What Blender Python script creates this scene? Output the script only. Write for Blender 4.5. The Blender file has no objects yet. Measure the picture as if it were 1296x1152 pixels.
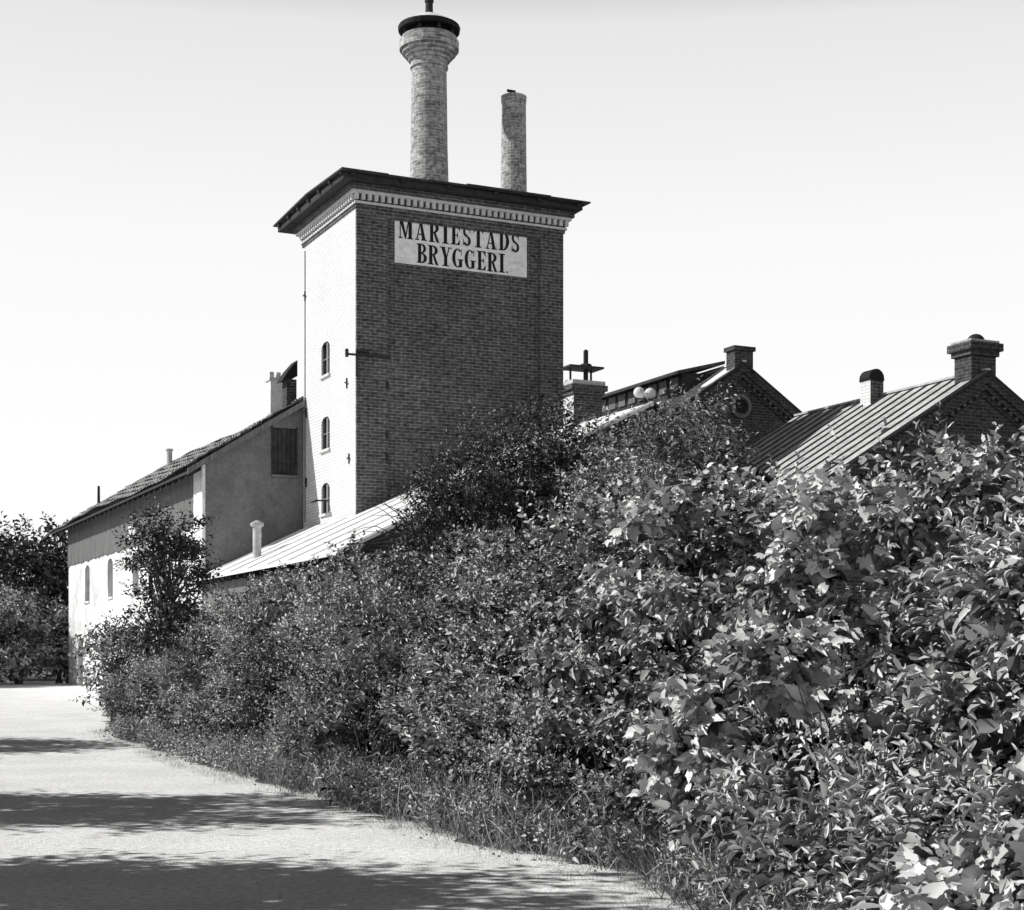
import bpy, math, random
import numpy as np
from mathutils import Vector, Matrix
random.seed(7); rng=np.random.default_rng(11)
scn=bpy.context.scene
scn.view_settings.view_transform='Standard'; scn.view_settings.look='None'; scn.view_settings.exposure=0
COL=scn.collection

# ------------------------------------------------------------------ materials
def _base(name):
    m=bpy.data.materials.new(name); m.use_nodes=True
    nt=m.node_tree; b=nt.nodes['Principled BSDF']
    return m,nt,b
def g3(v): return (v,v,v,1)
def grey(name,lo,hi,scale=4,rough=.85,bump=.0,detail=6,bscale=None,spec=.3,stretch=None,p0=.32,p1=.68,bd=.05,fine=None):
    m,nt,b=_base(name); N=nt.nodes; L=nt.links
    tc=N.new('ShaderNodeTexCoord'); src=tc.outputs['Object']
    if stretch:
        mp=N.new('ShaderNodeMapping'); mp.inputs['Scale'].default_value=stretch
        L.new(src,mp.inputs[0]); src=mp.outputs[0]
    n=N.new('ShaderNodeTexNoise'); n.inputs['Scale'].default_value=scale; n.inputs['Detail'].default_value=detail
    n.inputs['Roughness'].default_value=.65
    L.new(src,n.inputs['Vector'])
    r=N.new('ShaderNodeValToRGB'); r.color_ramp.elements[0].position=p0; r.color_ramp.elements[1].position=p1
    r.color_ramp.elements[0].color=g3(lo); r.color_ramp.elements[1].color=g3(hi)
    L.new(n.outputs['Fac'],r.inputs[0]); out=r.outputs[0]
    if fine:
        fs,amt=fine
        n3=N.new('ShaderNodeTexNoise'); n3.inputs['Scale'].default_value=fs; n3.inputs['Detail'].default_value=6; n3.inputs['Roughness'].default_value=.75
        L.new(src,n3.inputs['Vector'])
        mr=N.new('ShaderNodeMapRange'); mr.inputs[1].default_value=.35; mr.inputs[2].default_value=.62; mr.inputs[3].default_value=1-amt; mr.inputs[4].default_value=1+amt*.35
        L.new(n3.outputs['Fac'],mr.inputs[0])
        vm=N.new('ShaderNodeVectorMath'); vm.operation='SCALE'; L.new(out,vm.inputs[0]); L.new(mr.outputs[0],vm.inputs['Scale']); out=vm.outputs[0]
    L.new(out,b.inputs['Base Color'])
    b.inputs['Roughness'].default_value=rough; b.inputs['Specular IOR Level'].default_value=spec
    if bump>0:
        n2=N.new('ShaderNodeTexNoise'); n2.inputs['Scale'].default_value=bscale or scale*3; n2.inputs['Detail'].default_value=5
        L.new(src,n2.inputs['Vector'])
        bp=N.new('ShaderNodeBump'); bp.inputs['Strength'].default_value=bump; bp.inputs['Distance'].default_value=bd
        L.new(n2.outputs['Fac'],bp.inputs['Height']); L.new(bp.outputs[0],b.inputs['Normal'])
    return m
def brick(name,c1,c2,mortar,rowh=.1,bw=.3,ms=.014,stain=.35,dirt=.4):
    m,nt,b=_base(name); N=nt.nodes; L=nt.links
    uv=N.new('ShaderNodeUVMap'); uv.uv_map='UVMap'
    wob=N.new('ShaderNodeTexNoise'); wob.inputs['Scale'].default_value=1.3
    L.new(uv.outputs[0],wob.inputs['Vector'])
    mx=N.new('ShaderNodeMixRGB'); mx.blend_type='ADD'; mx.inputs[0].default_value=.025
    L.new(uv.outputs[0],mx.inputs[1]); L.new(wob.outputs['Color'],mx.inputs[2])
    bt=N.new('ShaderNodeTexBrick'); L.new(mx.outputs[0],bt.inputs['Vector'])
    bt.inputs['Scale'].default_value=1; bt.inputs['Brick Width'].default_value=bw; bt.inputs['Row Height'].default_value=rowh
    bt.inputs['Mortar Size'].default_value=ms; bt.inputs['Mortar Smooth'].default_value=.3
    bt.inputs['Color1'].default_value=g3(c1); bt.inputs['Color2'].default_value=g3(c2); bt.inputs['Mortar'].default_value=g3(mortar)
    bt.offset=.5
    n=N.new('ShaderNodeTexNoise'); n.inputs['Scale'].default_value=.55; n.inputs['Detail'].default_value=8; n.inputs['Roughness'].default_value=.7
    L.new(uv.outputs[0],n.inputs['Vector'])
    mr=N.new('ShaderNodeMapRange'); mr.inputs[1].default_value=.3; mr.inputs[2].default_value=.7
    mr.inputs[3].default_value=1-stain; mr.inputs[4].default_value=1+stain
    L.new(n.outputs['Fac'],mr.inputs[0])
    n2=N.new('ShaderNodeTexNoise'); n2.inputs['Scale'].default_value=7; n2.inputs['Detail'].default_value=4
    L.new(uv.outputs[0],n2.inputs['Vector'])
    mr2=N.new('ShaderNodeMapRange'); mr2.inputs[1].default_value=.3; mr2.inputs[2].default_value=.7
    mr2.inputs[3].default_value=1-dirt; mr2.inputs[4].default_value=1+dirt
    L.new(n2.outputs['Fac'],mr2.inputs[0])
    mu=N.new('ShaderNodeMath'); mu.operation='MULTIPLY'; L.new(mr.outputs[0],mu.inputs[0]); L.new(mr2.outputs[0],mu.inputs[1])
    vm=N.new('ShaderNodeVectorMath'); vm.operation='SCALE'; L.new(bt.outputs['Color'],vm.inputs[0]); L.new(mu.outputs[0],vm.inputs['Scale'])
    L.new(vm.outputs[0],b.inputs['Base Color'])
    bp=N.new('ShaderNodeBump'); bp.inputs['Strength'].default_value=.5; bp.inputs['Distance'].default_value=.02; bp.invert=True
    L.new(bt.outputs['Fac'],bp.inputs['Height']); L.new(bp.outputs[0],b.inputs['Normal'])
    b.inputs['Roughness'].default_value=.9; b.inputs['Specular IOR Level'].default_value=.15
    return m
def leafmat(name,lo,hi,rough=.48,spec=.35):
    m,nt,b=_base(name); N=nt.nodes; L=nt.links
    a=N.new('ShaderNodeAttribute'); a.attribute_name='shade'
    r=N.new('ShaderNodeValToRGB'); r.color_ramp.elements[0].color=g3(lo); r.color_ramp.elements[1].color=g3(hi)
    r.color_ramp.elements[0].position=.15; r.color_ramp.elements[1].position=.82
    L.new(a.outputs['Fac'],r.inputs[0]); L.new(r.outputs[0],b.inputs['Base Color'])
    b.inputs['Roughness'].default_value=rough; b.inputs['Specular IOR Level'].default_value=spec
    return m
M={}
M['brick']=brick('dark_brick',.056,.10,.215,stain=.32,dirt=.48,ms=.012)  # brick that is dark in its own tone
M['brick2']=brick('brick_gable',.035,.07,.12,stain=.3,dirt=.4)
M['palebrick']=brick('pale_brick',.69,.77,.50,ms=.012,stain=.07,dirt=.07)  # near-white brick with faint courses
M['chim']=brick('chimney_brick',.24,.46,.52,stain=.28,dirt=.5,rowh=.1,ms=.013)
M['band']=grey('cornice_plaster',.5,.7,6)
M['dark']=grey('dark_timber',.02,.05,5,bump=.3)
M['roofdark']=grey('tarred_sheet',.03,.07,3,bump=.3)
M['black']=grey('black_paint',.010,.018,5)
M['iron']=grey('wrought_iron',.02,.05,9)
M['metal']=grey('painted_sheet_metal',.66,.84,1.2,rough=.6,bump=.1,fine=(7,.15))
M['metalg']=grey('galvanised_sheet',.36,.60,1.5,rough=.55,bump=.15,fine=(6,.25))
M['signw']=grey('sign_white_paint',.82,.94,2.5,stretch=(1,1,1.5),detail=9,p0=.3,p1=.5,fine=(5,.14))
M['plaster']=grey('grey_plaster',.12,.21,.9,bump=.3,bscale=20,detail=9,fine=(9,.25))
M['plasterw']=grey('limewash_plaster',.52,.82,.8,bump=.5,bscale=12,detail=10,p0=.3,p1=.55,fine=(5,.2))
M['boards']=grey('weathered_boards',.10,.22,3,bump=.5,stretch=(6,6,.4),fine=(5,.4))
M['tile']=grey('clay_pantiles',.10,.5,6,bump=.4,bscale=14,detail=9)
M['glass']=grey('window_dark_glass',.01,.03,3,rough=.15,spec=.6)
M['frame']=grey('window_frame_paint',.55,.7,5)
M['road']=grey('gravel_road',.72,.90,.7,bump=.7,bscale=55,detail=15,rough=.95,spec=.1,bd=.02,fine=(16,.34))
M['soil']=grey('verge_soil_grass',.10,.22,2.5,bump=.8,bscale=14,detail=10,rough=1,spec=.1)
M['bark']=grey('bark',.05,.12,6,bump=.8,stretch=(3,3,.6))
M['core']=grey('thicket_shade',.003,.008,6,rough=1,spec=0,bump=1,bscale=9)  # near-black colour stands in for shade inside the thicket
M['stone']=grey('stone',.3,.5,8,bump=.4)
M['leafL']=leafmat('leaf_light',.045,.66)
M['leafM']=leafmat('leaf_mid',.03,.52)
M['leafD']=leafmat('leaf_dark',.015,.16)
M['grass']=leafmat('grass_blades',.04,.40,rough=.6,spec=.3)

# ------------------------------------------------------------------ builders
TH=math.atan2(.4283,.9037)
C=Vector((-4.752,48,0))
FRAME=Matrix.Translation(C)@Matrix.Rotation(TH,4,'Z')
def empty(name,mat=None):
    e=bpy.data.objects.new(name,None); COL.objects.link(e)
    if mat is not None: e.matrix_world=mat
    e.empty_display_size=.3
    return e
class MB:
    def __init__(s): s.v=[];s.f=[];s.m=[];s.mats=[];s.uv=[]
    def mi(s,k):
        if k not in s.mats: s.mats.append(k)
        return s.mats.index(k)
    def face(s,pts,k,uv=None):
        i=len(s.v); s.v+= [tuple(p) for p in pts]; s.f.append(tuple(range(i,i+len(pts)))); s.m.append(s.mi(k))
        if uv is None:
            a,b,c=Vector(pts[0]),Vector(pts[1]),Vector(pts[2])
            n=(b-a).cross(c-a)
            if n.length>0: n.normalize()
            if abs(n.z)>.6: uv=[(p[0],p[1]) for p in pts]
            elif abs(n.x)>abs(n.y): uv=[(p[1],p[2]) for p in pts]
            else: uv=[(p[0],p[2]) for p in pts]
        s.uv.append(uv)
    def hexa(s,p,k):
        for q in ((3,2,1,0),(4,5,6,7),(0,1,5,4),(1,2,6,5),(2,3,7,6),(3,0,4,7)): s.face([p[i] for i in q],k)
    def box(s,x0,x1,y0,y1,z0,z1,k):
        s.hexa([(x0,y0,z0),(x1,y0,z0),(x1,y1,z0),(x0,y1,z0),(x0,y0,z1),(x1,y0,z1),(x1,y1,z1),(x0,y1,z1)],k)
    def prism(s,poly,y0,y1,k):
        n=len(poly)
        s.face([(x,y0,z) for x,z in poly],k); s.face([(x,y1,z) for x,z in reversed(poly)],k)
        for i in range(n):
            a,b=poly[i],poly[(i+1)%n]
            s.face([(a[0],y0,a[1]),(a[0],y1,a[1]),(b[0],y1,b[1]),(b[0],y0,b[1])],k)
    def lathe(s,prof,cx,cy,k,n=28):
        for (r0,z0),(r1,z1) in zip(prof[:-1],prof[1:]):
            for i in range(n):
                a=2*math.pi*i/n; b=2*math.pi*(i+1)/n
                p=[(cx+r0*math.cos(a),cy+r0*math.sin(a),z0),(cx+r0*math.cos(b),cy+r0*math.sin(b),z0),
                   (cx+r1*math.cos(b),cy+r1*math.sin(b),z1),(cx+r1*math.cos(a),cy+r1*math.sin(a),z1)]
                zz=(z0,z1) if abs(z1-z0)>.02 else (z0,z0+abs(r1-r0))
                s.face(p,k,[(a*.6,zz[0]),(b*.6,zz[0]),(b*.6,zz[1]),(a*.6,zz[1])])
    def obj(s,name,parent=None,smooth=False,local=True):
        me=bpy.data.meshes.new(name); me.from_pydata(s.v,[],s.f)
        for k in s.mats: me.materials.append(M[k])
        me.polygons.foreach_set('material_index',s.m)
        u=me.uv_layers.new(name='UVMap'); u.data.foreach_set('uv',[c for f in s.uv for p in f for c in p])
        if smooth: me.polygons.foreach_set('use_smooth',[True]*len(s.f))
        me.update()
        o=bpy.data.objects.new(name,me); COL.objects.link(o)
        if parent: o.parent=parent
        return o
def openwall(mb,mp,a0,a1,z0,z1,ops,k,depth=.22,shutter=None):
    A=sorted({a0,a1,*[o[0] for o in ops],*[o[1] for o in ops]}); Z=sorted({z0,z1,*[o[2] for o in ops],*[o[3] for o in ops]})
    for i in range(len(A)-1):
        for j in range(len(Z)-1):
            ca=(A[i]+A[i+1])/2; cz=(Z[j]+Z[j+1])/2
            if any(o[0]<ca<o[1] and o[2]<cz<o[3] for o in ops): continue
            mb.face([mp(A[i],Z[j],0),mp(A[i+1],Z[j],0),mp(A[i+1],Z[j+1],0),mp(A[i],Z[j+1],0)],k)
    for o in ops:
        p,q,r,s=o[:4]; arch=len(o)>4 and o[4]
        for (x0,y0,x1,y1) in ((p,r,q,r),(q,r,q,s),(q,s,p,s),(p,s,p,r)):
            mb.face([mp(x0,y0,0),mp(x1,y1,0),mp(x1,y1,-depth),mp(x0,y0,-depth)],k)
        mb.face([mp(p,r,-depth+.01),mp(q,r,-depth+.01),mp(q,s,-depth+.01),mp(p,s,-depth+.01)],shutter or 'glass')
        if arch:
            m=(p+q)/2; R=(q-p)/2; h=R*.55
            for sg in (-1,1):
                pts=[mp(m+sg*R,s,.0)]
                for i in range(7):
                    an=math.pi/2*i/6
                    pts.append(mp(m+sg*R*math.cos(an),s-h+h*math.sin(an),0))
                mb.face(pts,k)
        def bx(u0,u1,v0,v1,d0,d1,kk):
            P=[mp(u0,v0,d0),mp(u1,v0,d0),mp(u1,v0,d1),mp(u0,v0,d1),mp(u0,v1,d0),mp(u1,v1,d0),mp(u1,v1,d1),mp(u0,v1,d1)]
            mb.hexa(P,kk)
        if not shutter:
            t=.04; d0=-depth+.02; d1=-depth+.07; kk='boards'
            bx(p,p+t,r,s,d0,d1,kk); bx(q-t,q,r,s,d0,d1,kk); bx(p+t,q-t,r,r+t,d0,d1,kk); bx(p+t,q-t,s-t,s,d0,d1,kk)
            bx((p+q)/2-.02,(p+q)/2+.02,r+t,s-t,d0,d1,'frame')
            bx(p+t,(p+q)/2-.02,(r+s)/2-.02,(r+s)/2+.02,d0,d1,kk); bx((p+q)/2+.02,q-t,(r+s)/2-.02,(r+s)/2+.02,d0,d1,kk)
        bx(p-.06,q+.06,r-.08,r-.003,-.05,.07,k)

# ------------------------------------------------------------------ brewery tower
tw=empty('brewery_tower',FRAME)
TWd,TD=7.04,5.12
mb=MB()
left=lambda a,z,d:(-d,a,z)
openwall(mb,left,0,TD,0,16.1,[(2.42,3.25,10.83,11.9,True),(2.42,3.25,8.45,9.5,True),(2.42,3.25,6.40,7.38,True)],'palebrick',.12)
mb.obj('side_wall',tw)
mb=MB()
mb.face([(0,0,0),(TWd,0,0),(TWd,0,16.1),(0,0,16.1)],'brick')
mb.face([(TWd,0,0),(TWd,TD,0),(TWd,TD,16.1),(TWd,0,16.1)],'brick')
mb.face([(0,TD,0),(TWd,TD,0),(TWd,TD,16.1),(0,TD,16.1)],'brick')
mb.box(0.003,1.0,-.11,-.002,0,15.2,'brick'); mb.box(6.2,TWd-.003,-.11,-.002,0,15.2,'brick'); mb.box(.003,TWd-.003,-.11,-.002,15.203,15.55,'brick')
mb.obj('front_walls',tw)
mb=MB()
def ring(z0,z1,d,k):
    mb.box(-d,TWd+d,-d-.11,-.112,z0,z1,k); mb.box(-d,TWd+d,TD+.002,TD+d,z0,z1,k)
    mb.box(-d,-.002,-.109,TD-.001,z0,z1,k); mb.box(TWd+.002,TWd+d,-.109,TD-.001,z0,z1,k)
ring(15.45,15.55,.04,'brick'); ring(15.553,15.62,.09,'band'); ring(15.623,15.84,.05,'brick2'); ring(15.843,15.93,.2,'band'); ring(15.933,16.1,.27,'brick')
x=-.1
while x<TWd+.1:
    mb.box(x,x+.11,-.11-.16,-.11-.053,15.66,15.842,'band'); x+=.21
y=-.1
while y<TD:
    mb.box(-.17,-.053,y,y+.11,15.66,15.842,'band'); y+=.21
mb.obj('dentil_cornice',tw)
mb=MB()
rz=16.32
xs=[-.7,.75,2.1,3.35,4.75,6.2,7.62]
mb.box(-.60,7.45,-.66,6.05,16.12,16.30,'dark')
pk=.12
for i in range(6):
    dy=random.uniform(-.08,.08); dz=random.uniform(-.03,.04)
    mb.hexa([(xs[i]-.03,-.82+dy,rz+dz),(xs[i+1],-.82+dy,rz+dz),(xs[i+1],2.6,rz+pk),(xs[i]-.03,2.6,rz+pk),
             (xs[i]-.03,-.82+dy,rz+.05+dz),(xs[i+1],-.82+dy,rz+.05+dz),(xs[i+1],2.6,rz+pk+.05),(xs[i]-.03,2.6,rz+pk+.05)],'roofdark')
    mb.hexa([(xs[i]-.03,2.61,rz+pk),(xs[i+1],2.61,rz+pk),(xs[i+1],6.2+dy,rz),(xs[i]-.03,6.2+dy,rz),
             (xs[i]-.03,2.61,rz+pk+.05),(xs[i+1],2.61,rz+pk+.05),(xs[i+1],6.2+dy,rz+.05),(xs[i]-.03,6.2+dy,rz+.05)],'roofdark')
y=-.6
while y<6.0:
    mb.box(-.69,-.61,y,y+.12,16.24,16.31,'dark'); y+=1.05
for x in (-.4,1.2,2.7,4.3,5.8,7.2): mb.box(x,x+.12,-.78,-.67,16.2,16.29,'dark')
mb.obj('roof',tw)
mb=MB()
cx,cy=3.36,2.3
prof=[(.66,16.2),(.60,18.5),(.57,20.95),(.62,20.98),(.62,21.06),(.60,21.08),(.60,21.2),(.68,21.22),(.68,21.32),(.78,21.34),(.78,21.43),(.88,21.45),(.88,21.54),(.97,21.57),(.97,21.85),(.90,21.88),(.90,21.98),(.6,21.98),(.55,21.5)]
mb.lathe(prof,cx,cy,'chim',32)
for i in range(8):
    a=i*math.pi/4; mb.box(cx+.8*math.cos(a)-.05,cx+.8*math.cos(a)+.05,cy+.8*math.sin(a)-.05,cy+.8*math.sin(a)+.05,21.97,22.28,'iron')
mb.lathe([(.70,21.99),(.70,22.27)],cx,cy,'black')
mb.lathe([(1.0,22.18),(1.02,22.30),(1.0,22.34)],cx,cy,'black')
mb.lathe([(0.02,22.27),(.99,22.19)],cx,cy,'black')
mb.lathe([(1.0,22.345),(.42,22.66),(.16,22.78)],cx,cy,'metal')
mb.lathe([(.13,22.7),(.12,23.15),(.15,23.16),(.15,23.22),(.11,23.24),(.11,24.2),(0.01,24.2)],cx,cy,'iron',12)
mb.obj('tall_chimney',tw)
mb=MB()
mb.lathe([(.45,16.2),(.42,18.5),(.405,20.2),(.42,20.22),(.43,20.42),(.36,20.45),(.32,20.42),(.32,20.0),(.02,19.9)],6.27,2.0,'chim',28)
mb.box(5.9,6.2,1.7,1.75,20.45,20.53,'iron')
mb.obj('short_chimney',tw)
mb=MB()
for (t,z) in ((4.75,9.9),(.75,10.25),(4.75,7.6),(.55,7.9),(4.9,13.8)):
    mb.box(-.04,-.01,t-.02,t+.02,z-.17,z+.15,'iron'); mb.box(-.07,-.042,t-.09,t+.08,z-.01,z+.03,'iron')
for z in (7.9,8.6,10.1): mb.box(.95,1.02,-.17,-.113,z-.12,z+.12,'iron')
mb.box(-.35,1.05,-.2,-.14,10.92,10.98,'iron'); mb.box(-.05,.0,-.21,-.13,10.3,11.1,'iron'); mb.box(-.38,-.30,-.22,-.12,10.86,11.1,'iron'); mb.box(0.0,.4,-.2,-.15,11.05,11.1,'iron')
mb.box(-.02,.03,4.9,4.95,6.3,15.3,'iron')
mb.box(-.45,-.02,2.5,2.56,6.75,6.8,'iron'); mb.box(-.5,-.4,2.45,2.9,6.72,6.77,'iron')
mb.obj('iron_fittings',tw)

# ------------------------------------------------------------------ sign
sg=empty('brewery_sign',FRAME)
mb=MB(); mb.box(1.26,5.76,-.045,-.004,13.92,15.4,'signw'); mb.obj('board',sg)
def ringp(cx,cy,rx,ry,tx,ty,a0,a1,n=14):
    out=[]
    for i in range(n):
        a=math.radians(a0+(a1-a0)*i/n); b=math.radians(a0+(a1-a0)*(i+1)/n)
        out.append([(cx+rx*math.cos(a),cy+ry*math.sin(a)),(cx+rx*math.cos(b),cy+ry*math.sin(b)),
                    (cx+(rx-tx)*math.cos(b),cy+(ry-ty)*math.sin(b)),(cx+(rx-tx)*math.cos(a),cy+(ry-ty)*math.sin(a))])
    return out
def R(x0,y0,x1,y1): return [(x0,y0),(x1,y0),(x1,y1),(x0,y1)]
s=.06
GL={
'I':(.42,[R(.10,0,.32,1),R(0,0,.42,s),R(0,1-s,.42,1)]),
'E':(.62,[R(.08,0,.29,1),R(0,0,.58,s),R(0,1-s,.58,1),R(.28,.47,.45,.53),[(.58,1),(.53,1),(.42,1-s),(.58,.7)],[(.58,0),(.58,.3),(.42,s)],R(.40,.38,.46,.63)]),
'T':(.66,[R(.22,0,.44,1),R(.12,0,.54,s),R(0,1-s,.66,1),[(0,1),(0,.7),(.17,1-s)],[(.66,1),(.66,.7),(.49,1-s)]]),
'M':(.92,[R(.09,0,.16,1),R(.65,0,.87,1),[(.06,1),(.28,1),(.52,.12),(.43,0)],[(.42,0),(.5,0),(.7,1),(.63,1)],R(0,0,.27,s),R(.57,0,.94,s),R(0,1-s,.2,1),R(.7,1-s,.94,1)]),
'A':(.74,[[(.07,0),(.15,0),(.38,.95),(.33,1)],[(.29,1),(.43,1),(.69,0),(.46,0)],R(.16,.28,.52,.34),R(0,0,.25,s),R(.38,0,.76,s)]),
'R':(.72,[R(.08,0,.29,1),R(0,0,.38,s),R(0,1-s,.3,1),[(.3,.5),(.44,.52),(.66,.04),(.74,0),(.5,0)]]+ringp(.27,.74,.37,.26,.2,.06,-90,90)),
'B':(.66,[R(.08,0,.29,1),R(0,0,.3,s),R(0,1-s,.3,1)]+ringp(.27,.75,.33,.25,.18,.06,-90,90)+ringp(.27,.26,.38,.265,.2,.06,-90,90)),
'D':(.70,[R(.08,0,.29,1),R(0,0,.3,s),R(0,1-s,.3,1)]+ringp(.27,.5,.43,.5,.21,.06,-90,90)),
'S':(.56,ringp(.27,.735,.25,.265,.15,.09,25,270)+ringp(.27,.265,.26,.265,.16,.09,90,-155)+[R(.46,.68,.5,.98),R(.02,.02,.06,.34),[(.08,.66),(.2,.55),(.46,.36),(.36,.5),(.2,.62)]]),
'G':(.76,ringp(.36,.5,.36,.5,.21,.06,48,312)+[R(.45,.04,.65,.42),R(.38,.4,.74,.45),R(.58,.66,.62,.98)]),
'Y':(.74,[[(.07,1),(.31,1),(.48,.45),(.28,.45)],[(.58,1),(.65,1),(.46,.42),(.4,.45)],R(.27,0,.48,.47),R(.16,0,.6,s),R(0,1-s,.36,1),R(.5,1-s,.76,1)]),
'.':(.2,[R(.04,0,.14,.1)]),
}
def text(st,x0,x1,z0,h,name):
    widths=[GL[c][0] for c in st]; tot=sum(widths); gap=((x1-x0)-tot*h*.86)/(len(st)-1)
    mb=MB(); x=x0
    for c in st:
        zz=z0+random.uniform(-.008,.008)
        for i,p in enumerate(GL[c][1]):
            d=.05+.0006*i
            mb.face([(x+q[0]*h*.86,-d,zz+q[1]*h) for q in p],'black')
        x+=GL[c][0]*h*.86+gap
    mb.obj(name,sg)
text('MARIESTADS',1.37,5.5,14.68,.6,'lettering_upper')
text('BRYGGERI.',1.98,5.12,13.98,.6,'lettering_lower')

# ------------------------------------------------------------------ low wing with white roof
wg=empty('brewery_wing',FRAME)
ez,px,rw=4.3,.48,5.0
def rzw(w): return ez+px*(w+3.8) if w<=rw else ez+px*(rw+3.8)-px*(w-rw)
mb=MB()
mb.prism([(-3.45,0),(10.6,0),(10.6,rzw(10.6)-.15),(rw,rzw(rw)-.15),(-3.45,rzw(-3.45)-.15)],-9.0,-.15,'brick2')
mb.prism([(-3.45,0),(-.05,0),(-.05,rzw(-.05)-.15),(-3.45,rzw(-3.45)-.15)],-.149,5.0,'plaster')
mb.obj('walls',wg)
mb=MB()
def slab(mb,w0,w1,t0,t1,rf,k,th=.09):
    mb.hexa([(w0,t0,rf(w0)-th),(w1,t0,rf(w1)-th),(w1,t1,rf(w1)-th),(w0,t1,rf(w0)-th),(w0,t0,rf(w0)),(w1,t0,rf(w1)),(w1,t1,rf(w1)),(w0,t1,rf(w0))],k)
slab(mb,-3.8,rw,-9.3,-.12,rzw,'metal'); slab(mb,-3.8,-.13,-.117,5.1,rzw,'metal'); slab(mb,rw+.002,11,-9.3,-.12,rzw,'roofdark')
t=-9.2
while t<5:
    w1=rw if t<-.2 else -.15
    mb.hexa([(-3.8,t,rzw(-3.8)+.001),(w1,t,rzw(w1)+.001),(w1,t+.03,rzw(w1)+.001),(-3.8,t+.03,rzw(-3.8)+.001),(-3.8,t,rzw(-3.8)+.03),(w1,t,rzw(w1)+.03),(w1,t+.03,rzw(w1)+.03),(-3.8,t+.03,rzw(-3.8)+.03)],'metal'); t+=1.9
mb.obj('roof',wg)
mb=MB()
mb.hexa([(-3.75,-9.25,rzw(-3.75)-.3),(rw,-9.25,rzw(rw)-.3),(rw,-9.18,rzw(rw)-.3),(-3.75,-9.18,rzw(-3.75)-.3),(-3.75,-9.25,rzw(-3.75)-.095),(rw,-9.25,rzw(rw)-.095),(rw,-9.18,rzw(rw)-.095),(-3.75,-9.18,rzw(-3.75)-.095)],'dark')
t=-9
while t<5: mb.box(-3.72,-3.46,t,t+.1,rzw(-3.7)-.24,rzw(-3.7)-.1,'dark'); t+=.8
mb.lathe([(.13,4.7),(.13,5.75),(.2,5.78),(.2,5.86),(.05,5.95)],-2.7,1.3,'metalg',14)
mb.obj('eaves_and_vent_pipe',wg)
lp=empty('twin_globe_lamp',FRAME)
mb=MB()
mb.lathe([(.03,rzw(rw)-.1),(.03,rzw(rw)+.1)],rw-.05,-8.9,'iron',8); mb.box(rw-.3,rw+.2,-8.92,-8.88,rzw(rw)+.1,rzw(rw)+.13,'iron')
for dx in (-.22,.12):
    pr=[(max(.001,.15*math.sin(a)),rzw(rw)+.28-.15*math.cos(a)) for a in [math.pi*i/10 for i in range(11)]]
    mb.lathe(pr,rw+dx,-8.9,'frame',16)
mb.obj('lamp_body',lp,smooth=False)

# ------------------------------------------------------------------ left old malt house
hs=empty('malt_house',FRAME)
HX,HR=-3.31,.2
def rh(w): return 8.3+.63*(w-HX) if w<=HR else 8.3+.63*(HR-HX)-.63*(w-HR)
H0,H1=5.14,30.5
mb=MB()
mp=lambda a,z,d:(a,H0-d,z)
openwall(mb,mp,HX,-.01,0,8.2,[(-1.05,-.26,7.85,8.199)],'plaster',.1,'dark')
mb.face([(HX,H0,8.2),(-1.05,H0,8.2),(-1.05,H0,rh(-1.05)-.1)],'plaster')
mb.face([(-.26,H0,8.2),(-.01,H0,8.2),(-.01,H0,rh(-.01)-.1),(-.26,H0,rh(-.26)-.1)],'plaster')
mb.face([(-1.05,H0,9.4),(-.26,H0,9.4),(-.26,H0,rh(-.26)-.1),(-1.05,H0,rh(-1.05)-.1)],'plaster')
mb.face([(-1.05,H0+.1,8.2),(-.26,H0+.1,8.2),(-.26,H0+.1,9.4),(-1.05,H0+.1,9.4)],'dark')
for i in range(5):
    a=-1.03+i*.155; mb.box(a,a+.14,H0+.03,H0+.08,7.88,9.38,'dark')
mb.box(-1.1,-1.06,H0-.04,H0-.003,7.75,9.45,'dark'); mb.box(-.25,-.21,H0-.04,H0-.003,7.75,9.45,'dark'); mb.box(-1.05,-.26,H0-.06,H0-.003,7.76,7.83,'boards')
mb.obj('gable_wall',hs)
mb=MB()
lw=lambda a,z,d:(HX-d,a,z)
openwall(mb,lw,H0,H1,0,6.2,[(20.1,21.2,4.35,5.95,True),(25.2,26.3,4.35,5.95,True),(15.2,16.3,4.3,5.9,True),(10.5,11.6,4.3,5.9,True),(26.8,28.0,.5,2.7),(21.5,22.6,1.6,2.8)],'plasterw',.25,'dark')
t=H0+1.2; 
while t<H1-.02:
    wd=random.uniform(.3,.5); e=min(t+wd,H1)
    mb.box(HX-.04-random.uniform(0,.008),HX-.002,t,e-.006,6.15+random.uniform(-.05,.03),8.25,'boards'); t=e
mb.box(HX,4.2,H1-.1,H1,0,8,'plasterw')
mb.prism([(HX,8.0),(3.7,8.0),(HR,rh(HR)-.1)],H1-.1,H1-.01,'plasterw')
mb.box(HX-.1,HX-.003,H0-.02,H0+1.15,0,8.15,'plasterw')
mb.box(HX-.08,HX-.05,15.4,16.8,6.4,6.95,'frame')
mb.box(3.6,3.7,5.2,H1,0,8.0,'plasterw')
mb.obj('road_wall',hs)
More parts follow.
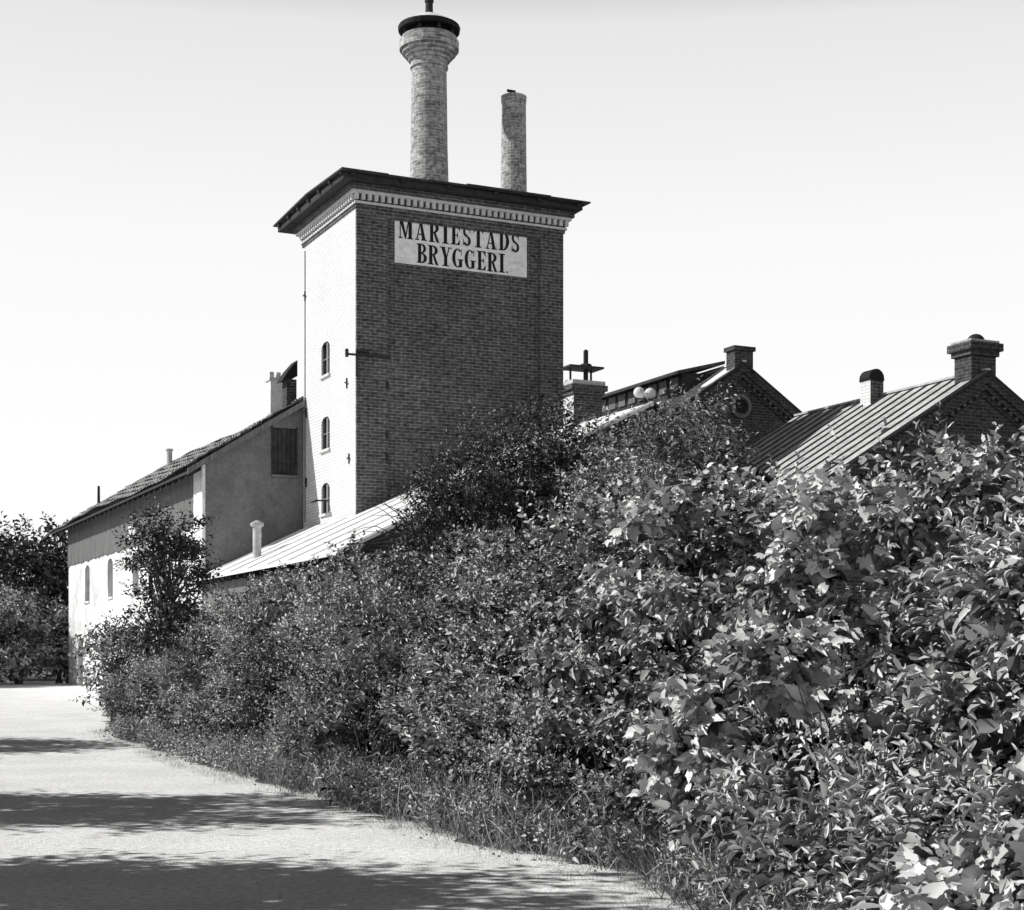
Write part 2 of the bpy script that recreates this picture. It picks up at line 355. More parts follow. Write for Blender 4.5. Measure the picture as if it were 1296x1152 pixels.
def pantile(name,w0,w1,t0,t1,rf,dw=.18,dt=.075):
    nt_=int((t1-t0)/dt); rows=max(1,int(abs(w1-w0)/.36))
    vs=[];fs=[]
    for r in range(rows):
        for e in (0,1):
            wv=w0+(w1-w0)*(r+e)/rows
            lift=.05 if e==0 else 0.0
            for j in range(nt_+1):
                tt=t0+(t1-t0)*j/nt_
                sag=.07*math.sin(tt*.35+.5)+.03*math.sin(tt*1.3+r)
                vs.append((wv+.012*math.sin(tt*9.1+r*2),tt,rf(wv)+lift+.03*math.sin(tt*2*math.pi/.3)+sag))
    for r in range(rows):
        b=r*2*(nt_+1)
        for j in range(nt_): fs.append((b+j,b+j+1,b+nt_+1+j+1,b+nt_+1+j))
    me=bpy.data.meshes.new(name); me.from_pydata(vs,[],fs); me.materials.append(M['tile']); me.update()
    o=bpy.data.objects.new(name,me); COL.objects.link(o); o.parent=hs
pantile('roof_tiles_front',-4.0,-.03,4.85,32,rh)
pantile('roof_tiles_ridge',-.03,HR,5.2,32,rh)
pantile('roof_tiles_back',4.2,HR,5.2,32,rh)
mb=MB()
slab(mb,-3.95,-.03,4.9,31.9,lambda w:rh(w)-.12,'dark',.08); slab(mb,-.027,HR,5.2,31.9,lambda w:rh(w)-.12,'dark',.08); slab(mb,HR+.003,4.1,5.2,31.9,lambda w:rh(w)-.12,'dark',.08)
slab(mb,-3.97,-.04,4.80,4.86,lambda w:rh(w)-.02,'boards',.2)
t=5.3
while t<31.8:
    mb.hexa([(-3.9,t,rh(-3.9)-.34),(-3.3,t,rh(-3.3)-.36),(-3.3,t+.12,rh(-3.3)-.36),(-3.9,t+.12,rh(-3.9)-.34),(-3.9,t,rh(-3.9)-.205),(-3.3,t,rh(-3.3)-.205),(-3.3,t+.12,rh(-3.3)-.205),(-3.9,t+.12,rh(-3.9)-.205)],'dark'); t+=.9
mb.lathe([(.12,9.7),(.12,10.75),(.16,10.76),(.16,10.84),(.02,10.86)],-.45,22.4,'metalg',12)
mb.lathe([(.07,9.0),(.06,10.0),(.01,10.02)],-1.9,30.6,'iron',8)
mb.box(.15,.75,9.4,9.9,9.8,11.75,'plasterw'); mb.box(.1,.8,9.35,9.95,11.753,11.85,'band')
for a in (.12,.37,.62): mb.box(a,a+.16,9.4,9.55,11.853,12.05,'plasterw')
mb.box(-.15,.2,6.5,7.0,9.9,11.3,'brick2'); mb.hexa([(-.35,6.4,11.2),(.2,6.4,11.4),(.2,7.1,11.4),(-.35,7.1,11.2),(-.1,6.4,11.6),(.2,6.4,11.95),(.2,7.1,11.95),(-.1,7.1,11.6)],'black')
mb.obj('roof_timber_and_chimneys',hs)

# ------------------------------------------------------------------ chimney stack right of tower
st=empty('brick_chimney_stack',FRAME)
mb=MB()
a0,a1,b0,b1=10.2,11.35,5.2,6.3
mb.box(a0,a1,b0,b1,0,11.35,'brick'); mb.box(a0-.012,a0-.003,b0,b1,0,11.35,'palebrick')
mb.box(a0-.08,a1+.08,b0-.08,b1+.08,11.353,11.5,'brick'); mb.box(a0-.16,a1+.16,b0-.16,b1+.16,11.503,11.7,'brick'); mb.box(a0-.09,a1+.09,b0-.09,b1+.09,11.703,11.86,'band')
mb.lathe([(.09,11.8),(.09,13.05),(.02,13.1)],10.95,5.7,'iron',10)
mb.box(a0-.1,a1+.15,b0+.1,b1-.1,12.36,12.43,'roofdark')
mb.lathe([(.25,12.435),(.2,12.55),(.05,12.6)],10.95,5.7,'iron',10)
for a in (a0+.1,a1-.2): mb.box(a,a+.06,5.7,5.76,11.86,12.36,'iron')
mb.obj('stack_body',st)

# ------------------------------------------------------------------ gabled brick buildings
def gable(name,wc,t0,t1,zr,pitch,hl,hr,k='brick2',roof='metalg',seam=.55,sk='roofdark'):
    e=empty(name,FRAME)
    rf=lambda w: zr-pitch*abs(w-wc)
    mb=MB()
    poly=[(wc-hl,0),(wc+hr,0),(wc+hr,rf(wc+hr)-.12),(wc,zr-.12),(wc-hl,rf(wc-hl)-.12)]
    mb.prism(poly,t0,t1,k)
    mb.obj('walls',e)
    mb=MB()
    for sgn,h in ((-1,hl),(1,hr)):
        w1=wc+sgn*(h+.2)
        for (off0,off1,d) in ((.13,.34,.20),(.34,.50,.13),(.66,.72,.06)):
            P=[(w1,rf(w1)-off1),(wc,zr-off1),(wc,zr-off0),(w1,rf(w1)-off0)]
            mb.prism(P,t0-d,t0-.003,k)
        w=.3
        while w<h:
            ww=wc+sgn*w
            mb.box(ww-.05,ww+.05,t0-.11,t0-.004,rf(ww)-.62,rf(ww)-.515,'brick'); w+=.22
    mb.obj('corbelled_rakes',e)
    mb=MB()
    th=.06
    slab(mb,wc-hl-.35,wc,t0-.25,t1+.1,rf,roof,th); slab(mb,wc+.003,wc+hr+.35,t0-.25,t1+.1,rf,roof,th)
    slab(mb,wc-hl-.35,wc,t0-.27,t0-.252,lambda w:rf(w)+.01,'dark',.1); slab(mb,wc+.003,wc+hr+.35,t0-.27,t0-.252,lambda w:rf(w)+.01,'dark',.1)
    t=t0-.2
    while t<t1:
        for a,b in ((wc-hl-.35,wc),(wc+.003,wc+hr+.35)):
            mb.hexa([(a,t,rf(a)+.002),(b,t,rf(b)+.002),(b,t+.04,rf(b)+.002),(a,t+.04,rf(a)+.002),(a,t,rf(a)+.05),(b,t,rf(b)+.05),(b,t+.04,rf(b)+.05),(a,t+.04,rf(a)+.05)],sk)
        t+=seam
    mb.box(wc-.08,wc+.08,t0-.25,t1+.1,zr+.01,zr+.07,roof)
    mb.obj('seamed_roof',e)
    return e,rf
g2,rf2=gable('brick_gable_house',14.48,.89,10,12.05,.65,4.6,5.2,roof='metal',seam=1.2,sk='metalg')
mb=MB()
mb.box(14.1,14.85,.66,1.2,11.7,12.45,'brick2'); mb.box(14.03,14.92,.6,1.26,12.453,12.6,'brick2')
n=20; ox,oz=14.46,10.55
for (r0,r1,d,k) in ((.42,.30,.10,'plaster'),(.30,.25,.06,'brick2')):
    for i in range(n):
        a=2*math.pi*i/n;b=2*math.pi*(i+1)/n
        y=.89-d
        o=[(ox+r0*math.cos(a),oz+r0*math.sin(a)),(ox+r0*math.cos(b),oz+r0*math.sin(b)),(ox+r1*math.cos(b),oz+r1*math.sin(b)),(ox+r1*math.cos(a),oz+r1*math.sin(a))]
        mb.face([(p[0],y,p[1]) for p in o],k)
        mb.face([(o[0][0],y,o[0][1]),(o[1][0],y,o[1][1]),(o[1][0],.889,o[1][1]),(o[0][0],.889,o[0][1])],k)
mb.face([(ox+.25*math.cos(2*math.pi*i/n),.86,oz+.25*math.sin(2*math.pi*i/n)) for i in range(n)],'black')
mb.obj('oculus_and_finial',g2)
mb=MB()
mb.box(12.9,14.3,2.2,9.9,10.8,11.85,'dark')
t=2.4
while t<9.8: mb.box(12.84,12.895,t,t+.5,11.25,11.7,'boards'); t+=.75
mb.hexa([(12.55,1.9,11.72),(14.5,1.9,12.2),(14.5,10.2,12.2),(12.55,10.2,11.72),(12.55,1.9,11.82),(14.5,1.9,12.32),(14.5,10.2,12.32),(12.55,10.2,11.82)],'roofdark')
mb.obj('roof_monitor',g2)
g3_,rf3=gable('brick_gable_house',15.1,-10.5,-1.6,9.9,.6,5.2,6.0,roof='metalg',seam=.62)
mb=MB()
mb.box(14.65,15.55,-10.55,-9.85,9.3,10.35,'brick2'); mb.box(14.58,15.62,-10.62,-9.78,10.353,10.5,'brick2'); mb.box(14.5,15.7,-10.7,-9.7,10.503,10.72,'brick2'); mb.box(14.58,15.62,-10.62,-9.78,10.723,10.8,'stone')
pr=[(.26*math.cos(math.pi/2*i/6),10.8+.24*math.sin(math.pi/2*i/6)) for i in range(6)]+[(.01,11.04)]
mb.lathe(pr,15.12,-10.2,'black',16)
mb.box(14.6,15.1,-6.1,-5.6,9.4,10.35,'palebrick')
mb.box(14.603,15.097,-6.108,-6.103,9.4,10.35,'brick')
mb.box(14.58,15.12,-6.12,-5.58,10.353,10.42,'black')
P=[(14.85+.29*math.cos(math.pi*i/8),10.42+.3*math.sin(math.pi*i/8)) for i in range(9)]
mb.prism(P,-6.1,-5.6,'black')
mb.obj('roof_chimneys',g3_)

# ------------------------------------------------------------------ ground and road
BY=[-300,25,40,55,75,1500]; BZ=[0,0,.12,.35,.65,.65]
def gz(y): return float(np.interp(y,BY,BZ))
def flat(name,rows,mat,dz):
    vs=[];fs=[]
    n=len(rows[0][1])
    for y,xsx in rows:
        for x in xsx: vs.append((x,y,gz(y)+dz))
    for i in range(len(rows)-1):
        for j in range(n-1): fs.append((i*n+j,i*n+j+1,(i+1)*n+j+1,(i+1)*n+j))
    me=bpy.data.meshes.new(name); me.from_pydata(vs,[],fs); me.materials.append(M[mat]); me.update()
    o=bpy.data.objects.new(name,me); COL.objects.link(o); return o
flat('ground',[(y,[-900,-60,-20,0,20,60,900]) for y in BY],'soil',0)
EY=[-20,5,8,10.26,11.85,14.2,19.4,25.6,33.7,40,55,72,84]
EX=[2.6,1.9,1.6,1.3,1.05,-.34,-2.4,-5.1,-8.4,-10.2,-14.2,-18.9,-24]
LX=[-14,-15,-15.5,-16,-16.3,-17,-18.5,-21,-24,-27,-34,-42,-50]
def edge(y): return float(np.interp(y,EY,EX))
ys=sorted(set([-20,25,40,55,75,84]+[round(-20+i*.2,2) for i in range(520)]))
rows=[]
for y in ys:
    if y>84: continue
    e=edge(y)+.14*math.sin(y*1.7)+.09*math.sin(y*4.3+1)+random.uniform(-.07,.07)
    l=float(np.interp(y,EY,LX))+.3*math.sin(y*.9)
    rows.append((y,[l,l*.5+e*.5,e]))
flat('gravel_road',rows,'road',.004)

# ------------------------------------------------------------------ foliage tools
TPL={
'oval':(np.array([(0,0,0),(.28,.24,.07),(.68,.22,.05),(1,0,-.1),(.68,-.22,.05),(.28,-.24,.07)],float),[(0,1,2,3),(0,3,4,5)]),
'narrow':(np.array([(0,0,0),(.25,.13,.05),(.65,.12,.04),(1,0,-.15),(.65,-.12,.04),(.25,-.13,.05)],float),[(0,1,2,3),(0,3,4,5)]),
'maple':(np.array([(0,0,0),(-.07,.20,.05),(.12,.42,.02),(.3,.32,.07),(.52,.44,.0),(.64,.24,.05),(1,0,-.12),
                   (.64,-.24,.05),(.52,-.44,.0),(.3,-.32,.07),(.12,-.42,.02),(-.07,-.20,.05)],float),[(0,1,2,3,4,5,6),(0,6,7,8,9,10,11)]),
'blade':(np.array([(0,-.010,0),(0,.010,0),(.4,.009,.08),(.4,-.009,.08),(.75,.006,.02),(.75,-.006,.02),(1,0,-.16)],float),[(0,1,2,3),(3,2,4,5),(5,4,6)]),
}
def unit(a): return a/np.maximum(np.linalg.norm(a,axis=1,keepdims=True),1e-9)
def leafobj(name,P,D,N,S,shade,kind,mat,parent=None):
    T,F=TPL[kind]; n=len(P)
    D=unit(D); side=unit(np.cross(D,N)); NN=np.cross(side,D)
    wv=rng.uniform(.65,1.2,(n,1,1))
    V=P[:,None,:]+S[:,None,None]*(T[None,:,0:1]*D[:,None,:]+T[None,:,1:2]*wv*side[:,None,:]+T[None,:,2:3]*rng.uniform(.3,3.2,(n,1,1))*NN[:,None,:])
    k=len(T); V=V.reshape(-1,3)
    base=np.array([i for f in F for i in f]); per=len(base)
    loops=(np.arange(n)[:,None]*k+base[None,:]).reshape(-1)
    st=np.cumsum([0]+[len(f) for f in F[:-1]])
    starts=(np.arange(n)[:,None]*per+st[None,:]).reshape(-1)
    me=bpy.data.meshes.new(name)
    me.vertices.add(len(V)); me.vertices.foreach_set('co',V.astype(np.float32).ravel())
    me.loops.add(len(loops)); me.loops.foreach_set('vertex_index',loops.astype(np.int32))
    me.polygons.add(len(starts)); me.polygons.foreach_set('loop_start',starts.astype(np.int32))
    me.update(calc_edges=True)
    at=me.attributes.new('shade','FLOAT','POINT'); at.data.foreach_set('value',np.repeat(shade,k).astype(np.float32))
    me.materials.append(M[mat])
    o=bpy.data.objects.new(name,me); COL.objects.link(o)
    if parent: o.parent=parent
    return o
def rdir(n):
    v=rng.normal(size=(n,3)); return unit(v)
def sprays(centers,radii,per,L,nl,size,up=.5,outw=None,spread=.35,droop=.25):
    n=len(centers)*per
    c=np.repeat(centers,per,0); r=np.repeat(radii,per,0)
    d=rdir(n); d[:,2]=np.abs(d[:,2])*.8+d[:,2]*.2
    if outw is not None: d+=outw*rng.uniform(0,1,(n,1))
    d=unit(d)
    base=c+d*r*rng.uniform(.35,.95,(n,1))
    sd=unit(d+np.array([0,0,up])+rng.normal(size=(n,3))*spread)
    Ls=L*rng.uniform(.5,1.35,n)
    P=[];D=[];N=[];S=[];H=[]
    a0=rng.uniform(0,6.28,n)
    e1=unit(np.cross(sd,np.array([.3,.1,1.0]))); e2=np.cross(sd,e1)
    tone=np.repeat(rng.uniform(.0,1.0,len(centers)),per)
    for k in range(nl):
        f=(k+.6)/nl
        a=a0+k*2.4+rng.normal(size=n)*.3
        p=base+sd*(Ls*f)[:,None]; p[:,2]-=.25*Ls*f*f
        rad=e1*np.cos(a)[:,None]+e2*np.sin(a)[:,None]
        dd=rad*(1.0-.5*f)+sd*(.25+.7*f); dd[:,2]-=droop
        nn=np.array([-.4,-.15,.7])+rng.normal(size=(n,3))*.40+sd*.2
        P.append(p+rng.normal(size=(n,3))*.01);D.append(dd);N.append(nn)
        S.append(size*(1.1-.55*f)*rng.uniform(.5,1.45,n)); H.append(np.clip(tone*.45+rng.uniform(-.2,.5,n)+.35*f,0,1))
    return [np.concatenate(q) for q in (P,D,N,S,H)]
def tubes(name,paths,mat,parent=None,n=6):
    mb=MB()
    for pts,rs in paths:
        rings=[]
        for i,p in enumerate(pts):
            p=Vector(p)
            q=Vector(pts[min(i+1,len(pts)-1)])-Vector(pts[max(i-1,0)])
            q.normalize(); a=q.cross(Vector((.31,.2,.9)));a.normalize(); b=q.cross(a)
            rings.append([tuple(p+(a*math.cos(6.2832*j/n)+b*math.sin(6.2832*j/n))*rs[i]) for j in range(n)])
        for i in range(len(rings)-1):
            for j in range(n):
                mb.face([rings[i][j],rings[i][(j+1)%n],rings[i+1][(j+1)%n],rings[i+1][j]],mat)
    return mb.obj(name,parent,smooth=True)
def branchpath(p0,p1,r0,r1,n=6,wob=.15,arch=.0):
    p0=Vector(p0);p1=Vector(p1);pts=[];rs=[]
    L=(p1-p0).length
    for i in range(n+1):
        f=i/n; p=p0.lerp(p1,f)
        if 0<i<n: p+=Vector((random.uniform(-1,1),random.uniform(-1,1),random.uniform(-.5,.5)))*wob*L/n
        p.z+=arch*L*math.sin(f*math.pi)
        pts.append(p);rs.append(r0+(r1-r0)*f)
    return pts,rs
def tree(name,x,y,H,crown_c,crown_r,nclump,per=14,nl=8,size=.12,L=.5,mat='leafM',kind='oval',tr=.16,z0=None,cr=(.35,.7),up=.35,stems=1,topb=0.0,jit=1.12):
    e=empty(name); z=gz(y) if z0 is None else z0
    cc=np.array([x+crown_c[0],y+crown_c[1],z+crown_c[2]]); R_=np.array(crown_r)
    d=rdir(nclump)
    if topb>0: d[:,2]+=topb*rng.uniform(0,1,nclump); d=unit(d)
    rad=rng.uniform(.35,1.0,(nclump,1))**.5
    cen=cc+np.sign(d)*np.abs(d)**.8*rad*R_*rng.uniform(.72,jit,(nclump,1))
    cen[:,2]=np.maximum(cen[:,2],z+.3)
    rr=np.stack([rng.uniform(*cr,nclump)]*3,1)*np.array([1,1,.75])
    A=sprays(cen,rr,per,L,nl,size,up=up)
    leafobj('foliage',*A,kind,mat,e)
    paths=[]
    for s_ in range(stems):
        bx=x+random.uniform(-.3,.3)*(stems>1); by=y+random.uniform(-.3,.3)*(stems>1)
        top=Vector((cc[0]+random.uniform(-.3,.3)*R_[0],cc[1]+random.uniform(-.3,.3)*R_[1],cc[2]+R_[2]*.5))
        paths.append(branchpath((bx,by,z-.1),top,tr,tr*.25,8,.2))
    for i in range(min(nclump,60)):
        pts=paths[i%stems][0]
        b=pts[random.randint(2,6)]
        paths.append(branchpath(b,cen[i],tr*.35,.012,5,.3,.05))
    tubes('trunk_and_limbs',paths,'bark',e)
    return e

# ------------------------------------------------------------------ roadside hedge thicket (individual bushes grown together)
hedge=empty('roadside_hedge')
HYk=[6,8,9,10,12,14,16,19,22,26,30,34,37,40]
HHk=[1.6,2.35,2.65,2.85,3.0,3.05,3.1,3.05,3.0,3.1,3.05,2.6,2.1,1.5]
inn=np.array([.9037,.4283])
def Hh(y): return np.interp(y,HYk,HHk)
outv=np.array([-.9,-.43,.25])
# kind, material, leaf size, shoot length, leaves/shoot, up, clumps, droop
spec={ 'maple':('maple','leafL',.118,.34,9,.4,24,.4),'broad':('oval','leafM',.118,.38,10,.4,23,.45),'mid':('oval','leafM',.083,.36,10,.45,22,.25),
       'light':('oval','leafL',.078,.40,11,.7,21,.25),'dark':('oval','leafD',.088,.38,9,.4,22,.2),'small':('oval','leafM',.058,.34,13,.5,24,.15),
       'nettle':('narrow','leafL',.10,.60,14,2.2,19,.35),'willow':('narrow','leafM',.11,.52,14,1.1,21,.1)}
acc={k:[[],[]] for k in spec}
y=6.2
while y<38.5:
    step=random.uniform(.85,1.4)
    for row in (0,1,2):
        if row==0: q=random.uniform(.4,.95); hf=random.uniform(.26,.62)
        elif row==1: q=random.uniform(1.4,2.4); hf=random.uniform(.70,1.06)
        else: q=random.uniform(3.0,4.3); hf=random.uniform(.88,1.12)
        yy0=y+random.uniform(-.5,.5)
        h=float(Hh(yy0))*hf
        cx_=edge(yy0)+inn[0]*q; cy_=yy0+inn[1]*q
        rx=random.uniform(.42,.75) if row==0 else random.uniform(.62,1.0)
        if y<12.5: sp=random.choice(['maple','broad','maple','broad','light','nettle'])
        elif y<17: sp=random.choice(['maple','broad','mid','light','dark','nettle','willow'])
        elif y<26: sp=random.choice(['mid','mid','broad','light','light','small','willow','nettle'])
        else: sp=random.choice(['mid','small','dark','broad','mid','light','light','willow'])
        if row==0: sp=random.choice(['nettle','small','willow','mid','dark','light'] if y>11 else ['broad','nettle','willow','maple'])
        nc=int(spec[sp][6]*(1.0 if row<2 else .8)*(1.35 if y<13 else 1)*(.7 if row==0 else 1))
        d=rdir(nc); d[:,2]=np.abs(d[:,2])*1.1-.35; d+=np.array([-.35,-.25,0]); d=unit(d)
        zc=h*.5; R3=np.array([rx,rx,h*.52])
        c=np.array([cx_,cy_,zc+gz(cy_)])+d*R3*rng.uniform(.72,1.12,(nc,1))
        c[:,2]=np.maximum(c[:,2],.10+gz(cy_))
        acc[sp][0].append(c); acc[sp][1].append(np.full(nc,.15))
    y+=step
for k,(cs,rs) in acc.items():
    if not cs: continue
    c=np.concatenate(cs); r=np.concatenate(rs)
    r=np.stack([r*rng.uniform(.6,1.3,len(r))]*3,1)
    kind,mat,size,L_,nl,up_,_,dr=spec[k]
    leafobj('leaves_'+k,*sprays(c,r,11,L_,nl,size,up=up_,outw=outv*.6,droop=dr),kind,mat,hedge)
def shoots(y0,y1,n,Hx,size,kind,mat,nm,q0=1.6,q1=4,lo=.95,per=3,nl=14,up=2.2):
    y=rng.uniform(y0,y1,n); q=rng.uniform(q0,q1,n)
    x=np.interp(y,EY,EX)+inn[0]*q; yy=y+inn[1]*q
    z=Hh(y)*lo-.15+np.interp(yy,BY,BZ); z=np.maximum(z,.03)
    c=np.stack([x,yy,z],1)
    leafobj(nm,*sprays(c,np.full((n,3),.12),per,Hx,nl,size,up=up,spread=.28),kind,mat,hedge)
shoots(8,16,50,.75,.10,'maple','leafL','top_shoots_near')
shoots(12,18,18,1.0,.10,'oval','leafL','top_shoots_tall')
shoots(16,37,90,.6,.085,'oval','leafM','top_shoots_far')
shoots(7,34,460,.6,.065,'narrow','leafL','verge_weeds',q0=-.05,q1=.6,lo=.0,per=4,nl=10,up=1.8)
shoots(7,34,340,.35,.07,'oval','leafM','verge_weeds_low',q0=-.15,q1=.6,lo=.0,per=4,nl=8,up=.8)
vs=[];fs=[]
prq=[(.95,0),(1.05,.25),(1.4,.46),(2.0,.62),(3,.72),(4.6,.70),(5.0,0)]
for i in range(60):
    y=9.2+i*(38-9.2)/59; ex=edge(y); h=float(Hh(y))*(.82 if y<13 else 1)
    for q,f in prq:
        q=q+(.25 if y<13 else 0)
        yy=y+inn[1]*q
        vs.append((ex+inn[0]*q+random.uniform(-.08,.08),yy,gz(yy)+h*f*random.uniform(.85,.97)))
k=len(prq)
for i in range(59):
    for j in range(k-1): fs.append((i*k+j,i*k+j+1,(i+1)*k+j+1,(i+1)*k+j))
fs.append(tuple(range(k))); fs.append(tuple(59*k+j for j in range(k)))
me=bpy.data.meshes.new('shade_hull'); me.from_pydata(vs,[],fs); me.materials.append(M['core'])  # solid hull painted near-black as the shade between the leaves
o=bpy.data.objects.new('shade_hull',me); COL.objects.link(o); o.parent=hedge
paths=[]
for i in range(260):
    y=random.uniform(8,30); q=random.uniform(.5,1.3); h=float(Hh(y))
    b=Vector((edge(y)+inn[0]*q,y+inn[1]*q,gz(y)))
    tip=b+Vector((random.uniform(-.8,.4),random.uniform(-.6,.4),h*random.uniform(.3,.75)))
    paths.append(branchpath(b,tip,.010,.003,5,.3,.03))
tubes('stems',paths,'bark',hedge,4)

tree('large_shrub',.3,27.5,6.3,(0,0,3.85),(1.25,1.4,2.25),195,per=13,nl=8,size=.08,L=.36,mat='leafD',tr=.09,cr=(.2,.45),up=.5,stems=5,topb=.6)
tree('large_shrub',-.95,26.3,5,(0,0,3.3),(.85,1.2,1.8),120,per=13,nl=8,size=.08,L=.34,mat='leafD',tr=.06,cr=(.2,.4),stems=4,topb=.5)
tree('large_shrub',1.0,27,5,(0,0,3.6),(.6,1.0,1.95),80,per=13,nl=8,size=.08,L=.34,mat='leafD',tr=.06,cr=(.2,.4),stems=4,topb=.5)
tree('tall_shrub',1.85,17.3,4.2,(0,0,2.8),(.6,.8,1.5),110,per=13,nl=11,size=.07,L=.5,mat='leafM',kind='narrow',tr=.05,cr=(.1,.25),up=1.8,stems=4,topb=.6)
tree('tall_shrub',1.25,19.5,4,(0,0,2.5),(.6,.9,1.7),95,per=13,nl=10,size=.075,L=.45,mat='leafM',tr=.05,cr=(.12,.3),up=1.3,stems=4,topb=.5)
tree('small_tree',-7.7,35.5,5.2,(0,0,3.1),(.9,1.1,1.8),90,per=11,nl=8,size=.11,L=.45,mat='leafD',tr=.09,cr=(.2,.45),up=.5,stems=2)
tree('shrub',-9.2,37.5,2.6,(0,0,1.3),(.8,1.2,1.1),50,per=13,nl=8,size=.11,L=.4,mat='leafM',tr=.04,stems=3)
e=empty('bare_twigs'); paths=[]
for i in range(90):
    b=Vector((-.8+random.uniform(-.7,.6),26.0+random.uniform(-.6,.6),random.uniform(2.9,4.4)))
    tip=b+Vector((random.uniform(-1.3,-.1),random.uniform(-.8,.4),random.uniform(.1,1.3)))
    paths.append(branchpath(b,tip,.012,.003,6,.25,.18))
tubes('twigs',paths,'bark',e,4)

# off-frame trees on the left side of the road (they shade the road)
tree('offframe_tree',-9.4,11.6,7,(0,0,4.9),(3.1,1.2,1.2),135,per=13,nl=8,size=.16,L=.95,mat='leafD',tr=.16,cr=(.12,.35),jit=1.45)
tree('offframe_tree',-9.9,10.3,6,(0,0,4.0),(2.0,1.5,1.2),80,per=13,nl=8,size=.16,L=.8,mat='leafD',tr=.12,cr=(.15,.35),jit=1.4)
tree('offframe_tree',-12.3,17.7,7.5,(0,0,5.1),(3.4,1.7,1.2),140,per=13,nl=8,size=.16,L=1.05,mat='leafD',tr=.18,cr=(.12,.35),jit=1.45)
tree('offframe_tree',-17.6,30.3,8,(0,0,5.2),(3.2,2.3,1.6),120,per=12,nl=7,size=.2,L=.9,mat='leafD',tr=.2,cr=(.3,.5),jit=1.3)
for (x,y) in ((-20,8),(-21,15),(-23,22),(-16.5,2),(-12,-4),(-26,30),(-17,-10)):  # further unseen trees, added to block sky fill from the left
    tree('offframe_tree',x,y,8,(0,0,3.8),(3.2,3.4,3.3),70,per=9,nl=6,size=.42,L=1.0,mat='leafD',tr=.2,cr=(.5,.9))
for (x,y,h,r) in ((-31,96,9.4,4),(-27,100,10.0,3.6),(-38,98,10,5),(-36,112,11,5),(-33,90,7,3.5)):
    tree('broadleaf_tree',x,y,h,(0,0,h*.5),(r,r,h*.44),120,per=11,nl=6,size=.4,L=1.1,mat='leafD',tr=.3,cr=(.6,1.2))
for (x,y,h,r) in ((-23.3,74,4.4,1.8),(-26.0,80,5.4,2.6),(-29,84,5,3),(-21.6,76,3.4,1.4),(-25,72,3.0,1.8),(-27.5,76,3.4,2.2),(-24.5,70,1.8,2.2)):
    tree('roadside_bush',x,y,h,(0,0,h*.48),(r,r,h*.5),80,per=12,nl=7,size=.24,L=.7,mat='leafM' if x>-25 else 'leafD',tr=.08,cr=(.4,.7),stems=4)

# ------------------------------------------------------------------ grass
def grass(nm,n,y0,y1,q0,q1,h0,h1):
    y=y0+(y1-y0)*rng.uniform(size=n)**1.4; q=rng.uniform(q0,q1,n)+.25*np.sin(y*3.1)
    nt_=n//26+1
    tuft=rng.integers(0,nt_,n); ty=y0+(y1-y0)*rng.uniform(size=nt_)**1.3; tq=rng.uniform(q0,q1,nt_)
    tS=rng.uniform(.25,1.5,nt_)
    m=rng.uniform(size=n)<.9
    y=np.where(m,ty[tuft]+rng.normal(size=n)*.11,y); q=np.where(m,tq[tuft]+rng.normal(size=n)*.08,q)
    x=np.interp(y,EY,EX)+inn[0]*q; yy=y+inn[1]*q
    P=np.stack([x,yy,np.interp(yy,BY,BZ)-.01],1)
    D=rng.normal(size=(n,3))*.5; D[:,2]=1
    N=rng.normal(size=(n,3)); N[:,2]*=.2
    S=rng.uniform(h0,h1,n)*np.where(m,tS[tuft],.7)*np.where(q<.1,.6,1)
    return leafobj(nm,P,D,N,S,rng.uniform(0,1,n),'blade','grass',gr)
gr=empty('verge_grass')
grass('tall_blades',20000,7.0,24,-.15,.8,.2,.62)
grass('short_blades',24000,7.0,36,-.6,.35,.05,.18)
grass('far_blades',7000,20,38,-.1,.7,.15,.45)
mb=MB()
for i in range(60):
    y=random.uniform(8,22); x=edge(y)+random.uniform(-.5,.2); r=random.uniform(.01,.03)
    z=gz(y)+.004
    p=[(x+r*math.cos(a)*random.uniform(.7,1.2),y+r*math.sin(a)*random.uniform(.7,1.2)) for a in (0,1.57,3.14,4.71)]
    q=[(x+(a-x)*.6,y+(b-y)*.6) for a,b in p]
    mb.hexa([(a,b,z-.005) for a,b in p]+[(a,b,z+r*.6) for a,b in q],'stone')
mb.obj('loose_stones')

# ------------------------------------------------------------------ sky, sun, camera
EL=math.radians(40); sx,sy=-.9985,.055
ROT=math.atan2(sx,sy)%(2*math.pi)
w=bpy.data.worlds.new('World'); scn.world=w; w.use_nodes=True
nt=w.node_tree; N=nt.nodes; L=nt.links
bg=N['Background']; sk=N.new('ShaderNodeTexSky'); sk.sky_type='NISHITA'; sk.sun_disc=False
sk.sun_elevation=EL; sk.sun_rotation=ROT; sk.dust_density=2.0; sk.air_density=1.0; sk.ozone_density=1.0
bw=N.new('ShaderNodeRGBToBW'); L.new(sk.outputs[0],bw.inputs[0])
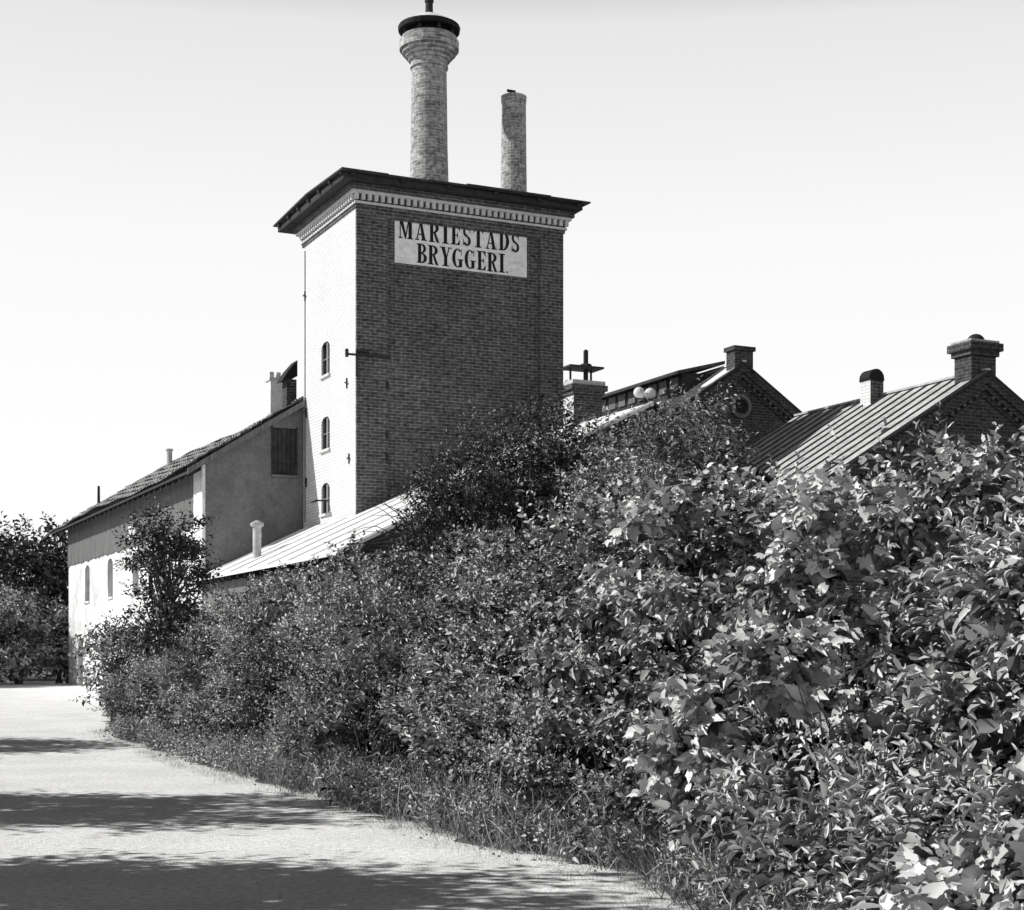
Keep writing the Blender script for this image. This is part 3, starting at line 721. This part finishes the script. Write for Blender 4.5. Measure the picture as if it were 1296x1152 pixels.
# added elevation ramp: keeps the low, visible sky bright, cuts fill light from overhead
tc=N.new('ShaderNodeTexCoord'); sp_=N.new('ShaderNodeSeparateXYZ'); L.new(tc.outputs['Generated'],sp_.inputs[0])
elev_ramp=N.new('ShaderNodeValToRGB'); cr_=elev_ramp.color_ramp
cr_.elements[0].position=0; cr_.elements[0].color=g3(1.0)
cr_.elements[1].position=1; cr_.elements[1].color=g3(.02)
for p,v in ((.14,1.0),(.26,.95),(.375,.80),(.42,.42),(.48,.12),(.6,.03)):
    el=cr_.elements.new(p); el.color=g3(v)
L.new(sp_.outputs[2],elev_ramp.inputs[0])
m2=N.new('ShaderNodeMath'); m2.operation='MULTIPLY'; L.new(bw.outputs[0],m2.inputs[0]); m2.inputs[1].default_value=.47
mn=N.new('ShaderNodeMath'); mn.operation='MINIMUM'; L.new(m2.outputs[0],mn.inputs[0]); mn.inputs[1].default_value=1.0  # sky brightness capped to hold down its fill light
ml=N.new('ShaderNodeMath'); ml.operation='MULTIPLY'; L.new(mn.outputs[0],ml.inputs[0]); L.new(elev_ramp.outputs[0],ml.inputs[1])
m3=N.new('ShaderNodeMath'); m3.operation='MULTIPLY'; L.new(ml.outputs[0],m3.inputs[0]); m3.inputs[1].default_value=10.0
L.new(m3.outputs[0],bg.inputs[0]); bg.inputs[1].default_value=.10
sd=bpy.data.lights.new('sun','SUN'); sd.energy=5; sd.angle=math.radians(.5); sd.color=(1,.99,.975)
so=bpy.data.objects.new('sun',sd); COL.objects.link(so)
dirv=Vector((sx*math.cos(EL),sy*math.cos(EL),math.sin(EL)))
so.rotation_euler=dirv.to_track_quat('Z','Y').to_euler(); so.location=dirv*60
cd=bpy.data.cameras.new('camera'); cam=bpy.data.objects.new('camera',cd); COL.objects.link(cam)
cam.location=(0,0,1.6); cam.rotation_euler=(math.radians(90),0,0)
cd.sensor_width=36; cd.sensor_fit='HORIZONTAL'; cd.lens=36*2000/1296; cd.shift_y=264/1296; cd.clip_end=5000; cd.clip_start=.05
scn.camera=cam
